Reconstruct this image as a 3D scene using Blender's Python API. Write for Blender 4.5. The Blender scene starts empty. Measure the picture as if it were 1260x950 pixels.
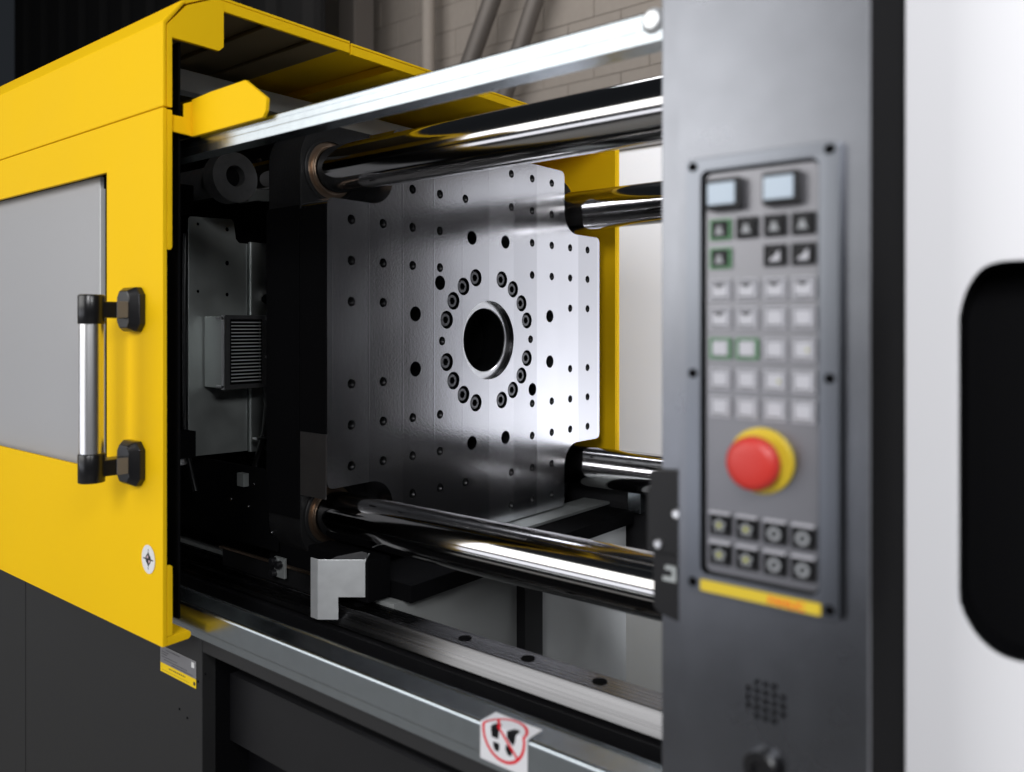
import bpy, bmesh, math, random
from mathutils import Vector, Matrix
random.seed(7)
PI = math.pi
R = math.radians
C = bpy.context.scene.collection
S = bpy.context.scene
ZC = 1.35            # camera height above the factory floor; all "h" below are heights relative to it

# ------------------------------------------------------------------ camera
cam = bpy.data.cameras.new("Camera")
cam.sensor_width = 36.0
cam.lens = 1012 / 1260 * 36.0
cam.shift_y = -(475 - 402) / 1260.0
cam.clip_start = 0.02
cam.clip_end = 200
cam.dof.use_dof = True
cam.dof.focus_distance = 1.45
cam.dof.aperture_fstop = 3.8
cam.dof.aperture_blades = 7
camo = bpy.data.objects.new("Camera", cam)
C.objects.link(camo)
camo.location = (0, 0, ZC)
camo.rotation_euler = (R(90), 0, math.atan2(0.629, 0.777))
S.camera = camo

# ------------------------------------------------------------------ world, lamps, exposure
W = bpy.data.worlds.new("World")
S.world = W
W.use_nodes = True
bg = W.node_tree.nodes["Background"]
bg.inputs[0].default_value = (0.75, 0.85, 1.0, 1)
bg.inputs[1].default_value = 0.02
S.view_settings.view_transform = 'Standard'
S.view_settings.look = 'None'
S.view_settings.exposure = 0.0
S.view_settings.gamma = 1.0
S.view_settings.use_curve_mapping = False
S.cycles.use_denoising = True
S.cycles.max_bounces = 8
S.cycles.sample_clamp_indirect = 6.0


def area(name, loc, target, sx, sy, power, col=(1, 1, 1), spread=180):
    l = bpy.data.lights.new(name, 'AREA')
    l.shape = 'RECTANGLE'
    l.size, l.size_y = sx, sy
    l.energy = power
    l.color = col
    l.spread = R(spread)
    o = bpy.data.objects.new(name, l)
    C.objects.link(o)
    p, t = Vector((loc[0], loc[1], loc[2] + ZC)), Vector((target[0], target[1], target[2] + ZC))
    o.location = p
    o.rotation_euler = (t - p).to_track_quat('-Z', 'Y').to_euler()
    return o


area("window_light", (-2.325, -2.0, 0.86), (-2.325, 0.6, 0.86), 2.65, 1.68, 51, (1.0, 0.99, 0.975))
area("window_light_far", (-4.975, -2.0, 0.86), (-4.975, 0.6, 0.86), 2.65, 1.68, 30, (1.0, 0.99, 0.975))
area("low_window_light", (-3.65, -2.0, -0.56), (-3.65, 0.6, -0.56), 5.3, 0.58, 20, (0.90, 0.92, 1.0))
area("right_fill", (0.42, -1.35, 1.0), (0.0, 0.6, -0.25), 0.7, 0.8, 36, (0.98, 0.975, 1.0))  # unseen lamp added to brighten the white cover
area("side_fill", (0.90, -0.30, 0.75), (-1.3, 0.85, 0.0), 0.3, 0.3, 12, (0.97, 0.985, 1.0))  # unseen lamp added to reach the zinc sheet inside the guard
area("overhead_light", (-0.1, 0.0, 2.4), (-0.3, 0.7, 0), 2.0, 1.2, 5, (0.95, 0.98, 1.0))
area("rear_fill", (-0.65, 1.70, 1.50), (-0.65, 2.5, -0.4), 1.4, 0.25, 19, (0.93, 0.95, 1.0), 150)  # lamp added out of view to light the partition for the platen's reflection
area("rear_low_fill", (-0.15, 1.80, -0.75), (-0.65, 2.5, 0.15), 0.9, 0.2, 13, (0.93, 0.95, 1.0), 140)  # second added lamp, hidden low, evening out the partition
area("hall_light", (-3.0, 2.9, 2.8), (-3.6, 4.6, 1.4), 4.0, 0.6, 31, (1.0, 0.95, 0.9))


# ------------------------------------------------------------------ materials
def mat(name, col, rough=0.5, metal=0.0, spec=0.5, noise=None, bump=None, rvar=None, coat=0.0, aniso=0.0):
    m = bpy.data.materials.new(name)
    m.use_nodes = True
    nt = m.node_tree
    b = nt.nodes["Principled BSDF"]
    b.inputs["Base Color"].default_value = (*col, 1)
    b.inputs["Roughness"].default_value = rough
    b.inputs["Metallic"].default_value = metal
    b.inputs["Specular IOR Level"].default_value = spec
    b.inputs["Coat Weight"].default_value = coat
    if aniso:
        b.inputs["Anisotropic"].default_value = aniso
    tc = nt.nodes.new("ShaderNodeTexCoord")

    def nz(scale, detail=4, sc=(1, 1, 1)):
        mp = nt.nodes.new("ShaderNodeMapping")
        mp.inputs["Scale"].default_value = sc
        nt.links.new(tc.outputs["Object"], mp.inputs[0])
        n = nt.nodes.new("ShaderNodeTexNoise")
        n.inputs["Scale"].default_value = scale
        n.inputs["Detail"].default_value = detail
        nt.links.new(mp.outputs[0], n.inputs[0])
        return n
    if noise:                                   # (scale, amount): colour mottling
        n = nz(noise[0], 5, noise[2] if len(noise) > 2 else (1, 1, 1))
        mx = nt.nodes.new("ShaderNodeMix")
        mx.data_type = 'RGBA'
        a = noise[1]
        mx.inputs[6].default_value = (*[c * (1 - a) for c in col], 1)
        mx.inputs[7].default_value = (*[min(1, c * (1 + a)) for c in col], 1)
        nt.links.new(n.outputs[0], mx.inputs[0])
        nt.links.new(mx.outputs[2], b.inputs["Base Color"])
    if rvar:                                    # (scale, lo, hi): roughness
        n = nz(rvar[0], 6, rvar[3] if len(rvar) > 3 else (1, 1, 1))
        mr = nt.nodes.new("ShaderNodeMapRange")
        mr.inputs[1].default_value = 0.3
        mr.inputs[2].default_value = 0.7
        mr.inputs[3].default_value = rvar[1]
        mr.inputs[4].default_value = rvar[2]
        nt.links.new(n.outputs[0], mr.inputs[0])
        nt.links.new(mr.outputs[0], b.inputs["Roughness"])
    if bump:                                    # (scale, strength, distance)
        n = nz(bump[0], 3, bump[3] if len(bump) > 3 else (1, 1, 1))
        bp = nt.nodes.new("ShaderNodeBump")
        bp.inputs["Strength"].default_value = bump[1]
        bp.inputs["Distance"].default_value = bump[2]
        nt.links.new(n.outputs[0], bp.inputs["Height"])
        nt.links.new(bp.outputs[0], b.inputs["Normal"])
    return m


YEL = mat("yellow_paint", (0.86, 0.53, 0.007), 0.5, spec=0.05, noise=(3, 0.03), bump=(900, 0.05, 0.0002), rvar=(6, 0.44, 0.56))
DGREY = mat("dark_grey_paint", (0.018, 0.018, 0.0185), 0.5, spec=0.35, noise=(4, 0.08), bump=(1500, 0.12, 0.0001))
COLP = mat("slate_textured_paint", (0.20, 0.208, 0.228), 0.28, 1.0, spec=1.0, noise=(30, 0.12), bump=(1300, 0.35, 0.00018), rvar=(14, 0.26, 0.32))
BEZ = mat("bezel_paint", (0.18, 0.192, 0.215), 0.30, 1.0, spec=0.8, bump=(1500, 0.15, 0.0001))
KEYP = mat("keypad_foil", (0.21, 0.21, 0.225), 0.36, 0.85, spec=0.8, noise=(40, 0.05))
BLK = mat("black_paint", (0.008, 0.008, 0.009), 0.45, spec=0.35, noise=(20, 0.3), bump=(700, 0.2, 0.0002))
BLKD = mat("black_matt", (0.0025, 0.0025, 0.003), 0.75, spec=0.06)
BPLA = mat("black_plastic", (0.008, 0.008, 0.009), 0.28, spec=0.5, bump=(1500, 0.05, 0.0001))
CHROME = mat("hard_chrome", (0.47, 0.46, 0.455), 0.1, 1.0, rvar=(3, 0.08, 0.13, (0.4, 8, 8)))
GALV = mat("galvanised_steel", (0.41, 0.45, 0.475), 0.25, 1.0, noise=(70, 0.08), rvar=(50, 0.21, 0.27))
DSTEEL = mat("ground_steel", (0.30, 0.30, 0.31), 0.2, 1.0, rvar=(30, 0.17, 0.24, (0.3, 6, 6)))
ALU = mat("satin_aluminium", (0.82, 0.82, 0.83), 0.3, 1.0, rvar=(10, 0.27, 0.34, (1, 1, 0.1)))
SHEET = mat("zinc_sheet", (0.50, 0.53, 0.52), 0.42, 0.75, noise=(9, 0.3), rvar=(18, 0.36, 0.52))
PANE = mat("frosted_grey_pane", (0.56, 0.56, 0.57), 0.34, spec=0.5)
_n = PANE.node_tree
_b = _n.nodes["Principled BSDF"]
_t = _n.nodes.new("ShaderNodeBsdfTranslucent")
_t.inputs[0].default_value = (0.85, 0.86, 0.88, 1)
_m = _n.nodes.new("ShaderNodeMixShader")
_m.inputs[0].default_value = 0.4
_n.links.new(_b.outputs[0], _m.inputs[1])
_n.links.new(_t.outputs[0], _m.inputs[2])
_n.links.new(_m.outputs[0], _n.nodes["Material Output"].inputs[0])
WHITE = mat("white_paint", (0.74, 0.74, 0.76), 0.42, noise=(2, 0.02), bump=(900, 0.05, 0.0002))
BACKW = mat("white_sheet_metal", (0.74, 0.74, 0.76), 0.5, noise=(2, 0.03))
BEDG = mat("bed_grey_paint", (0.25, 0.26, 0.256), 0.5, noise=(8, 0.08))
BEAM = mat("pale_grey_paint", (0.52, 0.535, 0.535), 0.5, noise=(8, 0.06))
CAST = mat("cast_iron_grey", (0.009, 0.009, 0.0095), 0.5, 0.1, spec=0.25, noise=(60, 0.3), bump=(220, 0.4, 0.001))
MATTE = mat("matt_grey_casting", (0.05, 0.05, 0.052), 0.6, 0.2, noise=(80, 0.4), bump=(200, 0.4, 0.0008))
ROOF_SHADE = mat("brown_roof_shade", (0.16, 0.125, 0.07), 0.85, spec=0.1)  # brown that paints the shade under the front roof
GUIDE = mat("brushed_guide_steel", (0.145, 0.145, 0.15), 0.26, 1.0, noise=(1, 0.35, (1.2, 160, 160)), rvar=(1, 0.18, 0.34, (2, 220, 220)), bump=(1, 0.03, 0.0004, (1.5, 380, 380)))
EDGE = mat("bare_steel_edge", (0.16, 0.15, 0.145), 0.36, 0.85, noise=(20, 0.2))
BOLT = mat("blackened_bolt_steel", (0.13, 0.13, 0.135), 0.28, 1.0)
HOLE_SHADE = mat("hole_shade_steel", (0.03, 0.03, 0.031), 0.3, 1.0)  # plate steel blackened to paint the shade in its holes
ZINC = mat("zinc_plated_steel", (0.80, 0.82, 0.83), 0.33, 0.5, noise=(50, 0.14), rvar=(30, 0.28, 0.38))
BRONZE = mat("bronze", (0.62, 0.42, 0.28), 0.3, 1.0)
BRASS = mat("brown_oiled_steel", (0.30, 0.22, 0.16), 0.4, 1.0)
RED = mat("red_plastic", (0.50, 0.030, 0.022), 0.4, spec=0.5)
YPLA = mat("yellow_plastic", (0.60, 0.44, 0.025), 0.45)
KEYW = mat("white_key", (0.41, 0.41, 0.44), 0.3)
KEYD = mat("dark_key", (0.007, 0.007, 0.008), 0.4, spec=0.3)
KEYG = mat("green_key_frame", (0.10, 0.26, 0.12), 0.4)
ICON = mat("icon_grey", (0.24, 0.25, 0.26), 0.4)
ICOY = mat("icon_yellow_green", (0.36, 0.36, 0.03), 0.4)
LCD = mat("pale_blue_display", (0.38, 0.45, 0.52), 0.3)
PRINT_R = mat("red_print", (0.75, 0.10, 0.015), 0.5)
CONC = mat("floor_concrete", (0.25, 0.245, 0.235), 0.5, noise=(3, 0.15))
BLOCK = mat("painted_block", (0.36, 0.325, 0.295), 0.7, noise=(20, 0.08), bump=(150, 0.4, 0.002))
MORT = mat("mortar", (0.36, 0.325, 0.295), 0.8)
DUCT = mat("grey_duct_metal", (0.17, 0.155, 0.145), 0.5, 0.3)
CURT = mat("dark_steel_cladding", (0.014, 0.014, 0.0145), 0.8, spec=0.1)


def steel_milled():
    """milled steel: vertical cutter passes, each with its own roughness and tilt, sparkling fine relief"""
    m = mat("milled_steel", (0.66, 0.66, 0.69), 0.24, 1.0)
    nt = m.node_tree
    b = nt.nodes["Principled BSDF"]
    N, L = nt.nodes.new, nt.links.new
    tc = N("ShaderNodeTexCoord")
    sp = N("ShaderNodeSeparateXYZ")
    L(tc.outputs["Object"], sp.inputs[0])
    dv = N("ShaderNodeMath"); dv.operation = 'DIVIDE'
    L(sp.outputs[1], dv.inputs[0]); dv.inputs[1].default_value = 0.0735
    fl = N("ShaderNodeMath"); fl.operation = 'FLOOR'; L(dv.outputs[0], fl.inputs[0])
    fr = N("ShaderNodeMath"); fr.operation = 'FRACT'; L(dv.outputs[0], fr.inputs[0])
    wn = N("ShaderNodeTexWhiteNoise"); wn.noise_dimensions = '1D'
    L(fl.outputs[0], wn.inputs["W"])
    # thin bright ridge where two passes meet
    c1 = N("ShaderNodeMath"); c1.operation = 'SUBTRACT'; L(fr.outputs[0], c1.inputs[0]); c1.inputs[1].default_value = 0.5
    c2 = N("ShaderNodeMath"); c2.operation = 'ABSOLUTE'; L(c1.outputs[0], c2.inputs[0])
    ed = N("ShaderNodeMapRange"); ed.inputs[1].default_value = 0.47; ed.inputs[2].default_value = 0.5
    L(c2.outputs[0], ed.inputs[0])
    # roughness
    n1 = N("ShaderNodeTexNoise"); n1.inputs["Scale"].default_value = 6; n1.inputs["Detail"].default_value = 2
    L(tc.outputs["Object"], n1.inputs[0])
    r1 = N("ShaderNodeMapRange"); r1.inputs[1].default_value = 0.3; r1.inputs[2].default_value = 0.7
    r1.inputs[3].default_value = 0.15; r1.inputs[4].default_value = 0.20
    L(n1.outputs[0], r1.inputs[0])
    r2 = N("ShaderNodeMath"); r2.operation = 'MULTIPLY_ADD'
    L(wn.outputs[0], r2.inputs[0]); r2.inputs[1].default_value = 0.06; L(r1.outputs[0], r2.inputs[2])
    L(r2.outputs[0], b.inputs["Roughness"])
    # fine sparkle relief + vertical cutter lines
    n2 = N("ShaderNodeTexNoise"); n2.inputs["Scale"].default_value = 230; n2.inputs["Detail"].default_value = 2
    L(tc.outputs["Object"], n2.inputs[0])
    mp = N("ShaderNodeMapping"); mp.inputs["Scale"].default_value = (1, 150, 5)
    L(tc.outputs["Object"], mp.inputs[0])
    n3 = N("ShaderNodeTexNoise"); n3.inputs["Scale"].default_value = 1.0; n3.inputs["Detail"].default_value = 4
    L(mp.outputs[0], n3.inputs[0])
    a1 = N("ShaderNodeMath"); a1.operation = 'MULTIPLY_ADD'
    L(n3.outputs[0], a1.inputs[0]); a1.inputs[1].default_value = 0.35; L(n2.outputs[0], a1.inputs[2])
    a2 = N("ShaderNodeMath"); a2.operation = 'MULTIPLY_ADD'
    L(ed.outputs[0], a2.inputs[0]); a2.inputs[1].default_value = 0.6; L(a1.outputs[0], a2.inputs[2])
    bp = N("ShaderNodeBump"); bp.inputs["Strength"].default_value = 0.2; bp.inputs["Distance"].default_value = 0.0003
    L(a2.outputs[0], bp.inputs["Height"])
    L(bp.outputs[0], b.inputs["Normal"])
    # base colour per pass
    mx = N("ShaderNodeMix"); mx.data_type = 'RGBA'
    mx.inputs[6].default_value = (0.56, 0.56, 0.585, 1); mx.inputs[7].default_value = (0.74, 0.74, 0.77, 1)
    L(wn.outputs[0], mx.inputs[0]); L(mx.outputs[2], b.inputs["Base Color"])
    return m


MILLED = steel_milled()


def vcol_mat(name, rough=0.4):
    m = bpy.data.materials.new(name)
    m.use_nodes = True
    nt = m.node_tree
    a = nt.nodes.new("ShaderNodeAttribute")
    a.attribute_name = "print"
    b = nt.nodes["Principled BSDF"]
    b.inputs["Roughness"].default_value = rough
    b.inputs["Specular IOR Level"].default_value = 0.2
    nt.links.new(a.outputs["Color"], b.inputs["Base Color"])
    return m


PRINTED = vcol_mat("printed_film")

# ------------------------------------------------------------------ helpers
_wl = {}     # world location of every object made here


def _link(o, world, parent):
    C.objects.link(o)
    _wl[o.name] = Vector(world)
    if parent is not None:
        o.parent = parent
        o.location = Vector(world) - _wl[parent.name]
    else:
        o.location = Vector(world)


def thing(name, label, cat, loc, group=None, kind=None):
    o = bpy.data.objects.new(name, None)
    o.empty_display_size = 0.05
    _link(o, (loc[0], loc[1], loc[2] + ZC), None)
    o["label"] = label
    o["category"] = cat
    if group:
        o["group"] = group
    if kind:
        o["kind"] = kind
    return o


class MB:
    """collects shapes in (x, y, h) coordinates, then links them as one mesh object"""
    def __init__(s):
        s.bm = bmesh.new()

    def box(s, x0, x1, y0, y1, h0, h1):
        v = [s.bm.verts.new((x, y, h + ZC)) for x in (x0, x1) for y in (y0, y1) for h in (h0, h1)]
        for f in ((0, 1, 3, 2), (4, 6, 7, 5), (0, 4, 5, 1), (2, 3, 7, 6), (0, 2, 6, 4), (1, 5, 7, 3)):
            s.bm.faces.new([v[i] for i in f])
        return s

    def prism(s, pts, axis, lo, hi):
        """axis 'x': pts are (y,h); 'y': pts are (x,h); 'z': pts are (x,y)"""
        def P(p, t):
            return {'x': (t, p[0], p[1] + ZC), 'y': (p[0], t, p[1] + ZC), 'z': (p[0], p[1], t + ZC)}[axis]
        a = [s.bm.verts.new(P(p, lo)) for p in pts]
        b = [s.bm.verts.new(P(p, hi)) for p in pts]
        n = len(pts)
        s.bm.faces.new(a[::-1]); s.bm.faces.new(b)
        for i in range(n):
            s.bm.faces.new((a[i], a[(i + 1) % n], b[(i + 1) % n], b[i]))
        return s

    def lathe(s, c, axis, prof, n=32, caps=True):
        """prof: list of (offset along axis, radius) about centre c"""
        rings = []
        for t, r in prof:
            ring = []
            for k in range(n):
                a = 2 * PI * k / n
                u, w = r * math.cos(a), r * math.sin(a)
                p = {'x': (c[0] + t, c[1] + u, c[2] + w), 'y': (c[0] + u, c[1] + t, c[2] + w), 'z': (c[0] + u, c[1] + w, c[2] + t)}[axis]
                ring.append(s.bm.verts.new((p[0], p[1], p[2] + ZC)))
            rings.append(ring)
        for a, b in zip(rings, rings[1:]):
            for k in range(n):
                s.bm.faces.new((a[k], a[(k + 1) % n], b[(k + 1) % n], b[k]))
        if caps:
            s.bm.faces.new(rings[0][::-1]); s.bm.faces.new(rings[-1])
        return s

    def path(s, pts, r, n=10):
        rings = []
        P = [Vector((p[0], p[1], p[2] + ZC)) for p in pts]
        for i, p in enumerate(P):
            d = (P[min(i + 1, len(P) - 1)] - P[max(i - 1, 0)]).normalized()
            u = d.cross(Vector((0.13, 0.31, 0.94)) if abs(d.z) < 0.9 else Vector((1, 0.2, 0))).normalized()
            w = d.cross(u)
            rings.append([s.bm.verts.new(p + r * (math.cos(2 * PI * k / n) * u + math.sin(2 * PI * k / n) * w)) for k in range(n)])
        for a, b in zip(rings, rings[1:]):
            for k in range(n):
                s.bm.faces.new((a[k], a[(k + 1) % n], b[(k + 1) % n], b[k]))
        s.bm.faces.new(rings[0][::-1]); s.bm.faces.new(rings[-1])
        return s

    def plate(s, outer, holes, axis, front, thick, n=20):
        """sheet with round / polygonal holes. axis 'x' (faces +X, pts (y,h)) or 'y' (faces -Y, pts (x,h))"""
        cu = bpy.data.curves.new("tmp", 'CURVE')
        cu.dimensions = '2D'
        cu.fill_mode = 'BOTH'
        cu.extrude = thick / 2
        loops = [outer] + [h if isinstance(h, list) else
                           [(h[0] + h[2] * math.cos(2 * PI * k / n), h[1] + h[2] * math.sin(2 * PI * k / n)) for k in range(n)] for h in holes]
        for lp in loops:
            sp = cu.splines.new('POLY')
            sp.points.add(len(lp) - 1)
            for q, p in zip(sp.points, lp):
                q.co = (p[0], p[1], 0, 1)
            sp.use_cyclic_u = True
        ob = bpy.data.objects.new("tmp", cu)
        C.objects.link(ob)
        dg = bpy.context.evaluated_depsgraph_get()
        me = bpy.data.meshes.new_from_object(ob.evaluated_get(dg))
        bpy.data.objects.remove(ob)
        t = bmesh.new()
        t.from_mesh(me)
        bpy.data.meshes.remove(me)
        bmesh.ops.remove_doubles(t, verts=t.verts, dist=1e-6)
        for v in t.verts:
            a, b, z = v.co
            z -= thick / 2                      # 0 at the front, -thick at the back
            v.co = (front + z, a, b + ZC) if axis == 'x' else (a, front - z, b + ZC)
        bmesh.ops.recalc_face_normals(t, faces=t.faces)
        tm = bpy.data.meshes.new("tmp")
        t.to_mesh(tm); t.free()
        s.bm.from_mesh(tm)
        bpy.data.meshes.remove(tm)
        return s

    def turn(s, about, ang, axis='Z'):
        m = Matrix.Translation(Vector((about[0], about[1], about[2] + ZC))) @ Matrix.Rotation(ang, 4, axis) @ Matrix.Translation(-Vector((about[0], about[1], about[2] + ZC)))
        bmesh.ops.transform(s.bm, matrix=m, verts=s.bm.verts)
        return s

    def build(s, name, m, parent=None, bevel=0.0, seg=2, smooth=35, label=None, kind=None, cat=None, group=None, keep=False):
        bm = s.bm
        if not keep:
            bmesh.ops.recalc_face_normals(bm, faces=bm.faces)
        if bevel:
            ed = [e for e in bm.edges if len(e.link_faces) == 2 and e.calc_face_angle(0) > R(30)]
            bmesh.ops.bevel(bm, geom=ed, offset=bevel, segments=seg, affect='EDGES', profile=0.5, clamp_overlap=True)
        lo = Vector([min(v.co[i] for v in bm.verts) for i in range(3)])
        hi = Vector([max(v.co[i] for v in bm.verts) for i in range(3)])
        c = (lo + hi) / 2
        if parent is None:
            c.z = lo.z
        for v in bm.verts:
            v.co -= c
        me = bpy.data.meshes.new(name)
        bm.to_mesh(me); bm.free()
        me.materials.append(m)
        me.polygons.foreach_set("use_smooth", [True] * len(me.polygons))
        me.set_sharp_from_angle(angle=R(smooth))
        o = bpy.data.objects.new(name, me)
        if bevel:                              # keep big flat faces flat, round only the bevels
            wn = o.modifiers.new("flat_faces", 'WEIGHTED_NORMAL')
            wn.mode = 'FACE_AREA'
            wn.weight = 100
            wn.keep_sharp = True
        _link(o, c, parent)
        if label: o["label"] = label
        if kind: o["kind"] = kind
        if cat: o["category"] = cat
        if group: o["group"] = group
        return o


def dup(o, world, parent):
    """copy of one object with shared mesh data, placed at a world point in (x,y,h)"""
    c = o.copy()
    _link(c, (world[0], world[1], world[2] + ZC), parent)
    return c


def printed(name, w, hgt, nx, ny, paint, place, parent, smooth=180):
    """flat printed film: grid of small faces; paint(s,t)->rgb, place(s,t)->(x,y,h); s,t in metres"""
    verts, cols, faces = [], [], []
    for j in range(ny + 1):
        for i in range(nx + 1):
            a, b = w * i / nx, hgt * j / ny
            p = place(a, b)
            verts.append(Vector((p[0], p[1], p[2] + ZC)))
            cols.append(paint(a, b))
    for j in range(ny):
        for i in range(nx):
            k = j * (nx + 1) + i
            faces.append((k, k + 1, k + nx + 2, k + nx + 1))
    c = sum(verts, Vector()) / len(verts)
    me = bpy.data.meshes.new(name)
    me.from_pydata([v - c for v in verts], [], faces)
    at = me.color_attributes.new("print", 'FLOAT_COLOR', 'POINT')
    at.data.foreach_set("color", [x for q in cols for x in (*q, 1.0)])
    me.materials.append(PRINTED)
    me.polygons.foreach_set("use_smooth", [True] * len(me.polygons))
    me.set_sharp_from_angle(angle=R(smooth))
    o = bpy.data.objects.new(name, me)
    _link(o, c, parent)
    return o


def rrect(x0, x1, y0, y1, r, n=5, corners=(1, 1, 1, 1)):
    """rounded rectangle, corners in order (x1,y1),(x0,y1),(x0,y0),(x1,y0)"""
    out = []
    for (cx, cy, a0), on in zip(((x1 - r, y1 - r, 0), (x0 + r, y1 - r, 90), (x0 + r, y0 + r, 180), (x1 - r, y0 + r, 270)), corners):
        if on:
            for k in range(n + 1):
                a = R(a0 + 90 * k / n)
                out.append((cx + r * math.cos(a), cy + r * math.sin(a)))
        else:
            a = R(a0 + 45)
            out.append((cx + r * (1 if math.cos(a) > 0 else -1), cy + r * (1 if math.sin(a) > 0 else -1)))
    return out


# ================================================================== the setting
MB().box(-12, 4, -4, 9, -1.36, -1.35).build("floor", CONC, kind='structure')
wall = MB().box(-9, 3, 4.62, 4.8, -1.35, 4.0).build("wall", MORT, kind='structure')
# painted concrete blocks where the wall shows over the machine
proto = None
for j in range(13):
    for i in range(14):
        x = -6.6 + i * 0.42 + (0.21 if j % 2 else 0)
        h = 0.02 + j * 0.205
        if proto is None:
            proto = MB().box(x - 0.2075, x + 0.2075, 4.612, 4.63, h, h + 0.2025).build("block", BLOCK, wall, bevel=0.004, seg=1)
        else:
            dup(proto, (x, 4.621 + random.uniform(-0.002, 0.002), h + 0.100), wall)
# dark cladding of a neighbouring hall bay, upper left
cl = thing("cladding_wall", "dark steel cladding wall standing far behind the yellow roof at upper left", "wall", (-7.0, 3.6, -1.35))
for k in range(12):
    MB().prism([(-9.9 + k * 0.44, 3.60), (-9.9 + k * 0.44 + 0.06, 3.55), (-9.9 + k * 0.44 + 0.30, 3.55), (-9.9 + k * 0.44 + 0.36, 3.60), (-9.9 + k * 0.44 + 0.435, 3.60), (-9.9 + k * 0.44 + 0.435, 3.64), (-9.9 + k * 0.44, 3.64)], 'z', -1.35, 4.0).build("panel", CURT, cl)
# pillars and pipes against the wall
p = MB().box(-5.05, -4.86, 4.1, 4.3, -1.35, 4.0).build("pillar", DUCT, bevel=0.012, cat="pillar")
p["label"] = "grey square pillar beside the dark cladding, in front of the block wall"
p = MB().lathe((-4.42, 4.45, 0), 'z', [(-1.35, 0.05), (4.0, 0.05)], 20).build("conduit", BLOCK, cat="pipe")
p["label"] = "slim pale vertical pipe on the block wall right of the grey pillar"
d = MB().path([(-4.32, 4.4, 1.2), (-3.94, 4.4, 1.92), (-3.745, 4.4, 2.29), (-3.2, 4.4, 3.3)], 0.065, 16).build("duct", DUCT, cat="duct", smooth=60)
d["label"] = "wider dark slanting duct on the block wall above the upper rail"
d = MB().path([(-3.86, 4.45, 1.2), (-3.53, 4.45, 1.93), (-3.41, 4.45, 2.2), (-2.9, 4.45, 3.3)], 0.06, 16).build("duct", DUCT, cat="duct", smooth=60)
d["label"] = "thinner dark slanting duct on the block wall, nearer the control column"

# ================================================================== yellow sliding front door with roof
XD = -0.997
door = thing("sliding_door", "yellow sliding safety door with grey window, black and silver handle and its own roof", "door", (-1.6, 0.55, -0.406))
# lower panel with window opening
MB().plate([(-2.4, -0.406), (XD, -0.406), (XD, 0.2778), (-2.4, 0.2778)], [[(-2.2, -0.200), (-2.2, 0.2125), (-1.149, 0.2125), (-1.149, -0.200)]], 'y', 0.53, 0.006).build("lower_panel", YEL, door, bevel=0.0012, seg=2)
# upper panel: face, slanted bend and top
MB().prism([(0.53, 0.279), (0.53, 0.387), (0.556, 0.4205), (0.562, 0.4205), (0.5355, 0.3845), (0.5355, 0.279)], 'x', -2.4, XD).build("upper_panel", YEL, door, bevel=0.0018, seg=3)
MB().prism([(0.556, 0.4210), (0.600, 0.4425), (0.833, 0.4425), (0.833, 0.4385), (0.602, 0.4385), (0.561, 0.4175)], 'x', -2.4, XD).build("roof_panel", YEL, door, bevel=0.001)
MB().box(XD - 0.006, XD - 0.0005, 0.606, 0.833, 0.424, 0.4384).build("roof_lip", YEL, door, bevel=0.0012)
MB().box(-2.4, -1.004, 0.69, 0.715, 0.426, 0.433).build("roof_rib", ROOF_SHADE, door, bevel=0.002)  # ribs coloured dark to paint the shade under the roof
MB().box(-2.4, -1.004, 0.77, 0.785, 0.427, 0.433).build("roof_rib", ROOF_SHADE, door, bevel=0.002)
MB().box(-2.4, -1.02, 0.622, 0.832, 0.4335, 0.4378).build("roof_shade_sheet", ROOF_SHADE, door)  # added sheet, its dark colour paints the shade of the roof underside
# end gusset (seen edge on from the opening) and the returns of the front sheet
MB().prism([(0.5358, 0.2795), (0.543, 0.2795), (0.543, 0.369), (0.609, 0.369), (0.616, 0.376), (0.616, 0.4375), (0.604, 0.4375), (0.563, 0.4165), (0.5358, 0.3835)], 'x', XD - 0.006, XD).build("gusset", YEL, door, bevel=0.0008)
MB().prism([(0.5362, 0.098), (0.541, 0.098), (0.543, 0.101), (0.543, 0.2765), (0.5362, 0.2765)], 'x', XD - 0.005, XD).build("edge_return", YEL, door, bevel=0.0008)
MB().prism([(0.5362, -0.394), (0.5435, -0.394), (0.5435, -0.306), (0.541, -0.304), (0.5362, -0.304)], 'x', XD - 0.005, XD).build("edge_return", YEL, door, bevel=0.0008)
MB().prism([(0.5362, -0.406), (0.566, -0.405), (0.569, -0.402), (0.569, -0.397), (0.566, -0.394), (0.5362, -0.3945)], 'x', -2.4, XD - 0.0005).build("bottom_lip", YEL, door, bevel=0.001)
# window: frosted pane proud of a black gasket
MB().plate([(-2.22, -0.215), (-1.135, -0.215), (-1.135, 0.228), (-2.22, 0.228)], [[(-2.17, -0.178), (-2.17, 0.188), (-1.222, 0.188), (-1.222, -0.178)]], 'y', 0.5525, 0.004).build("gasket", BLKD, door)
MB().box(-2.22, -1.2032, 0.546, 0.552, -0.205, 0.2160).build("window_pane", PANE, door, bevel=0.0015)
MB().box(-1.2030, -1.1995, 0.5450, 0.5522, -0.205, 0.1985).build("pane_edge_strip", BEAM, door, bevel=0.0006)
MB().plate([(-2.39, -0.38), (-1.01, -0.38), (-1.01, 0.37), (-2.39, 0.37)], [[(-2.17, -0.178), (-2.17, 0.188), (-1.222, 0.188), (-1.222, -0.178)]], 'y', 0.558, 0.003).build("inner_lining", BLKD, door)
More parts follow.
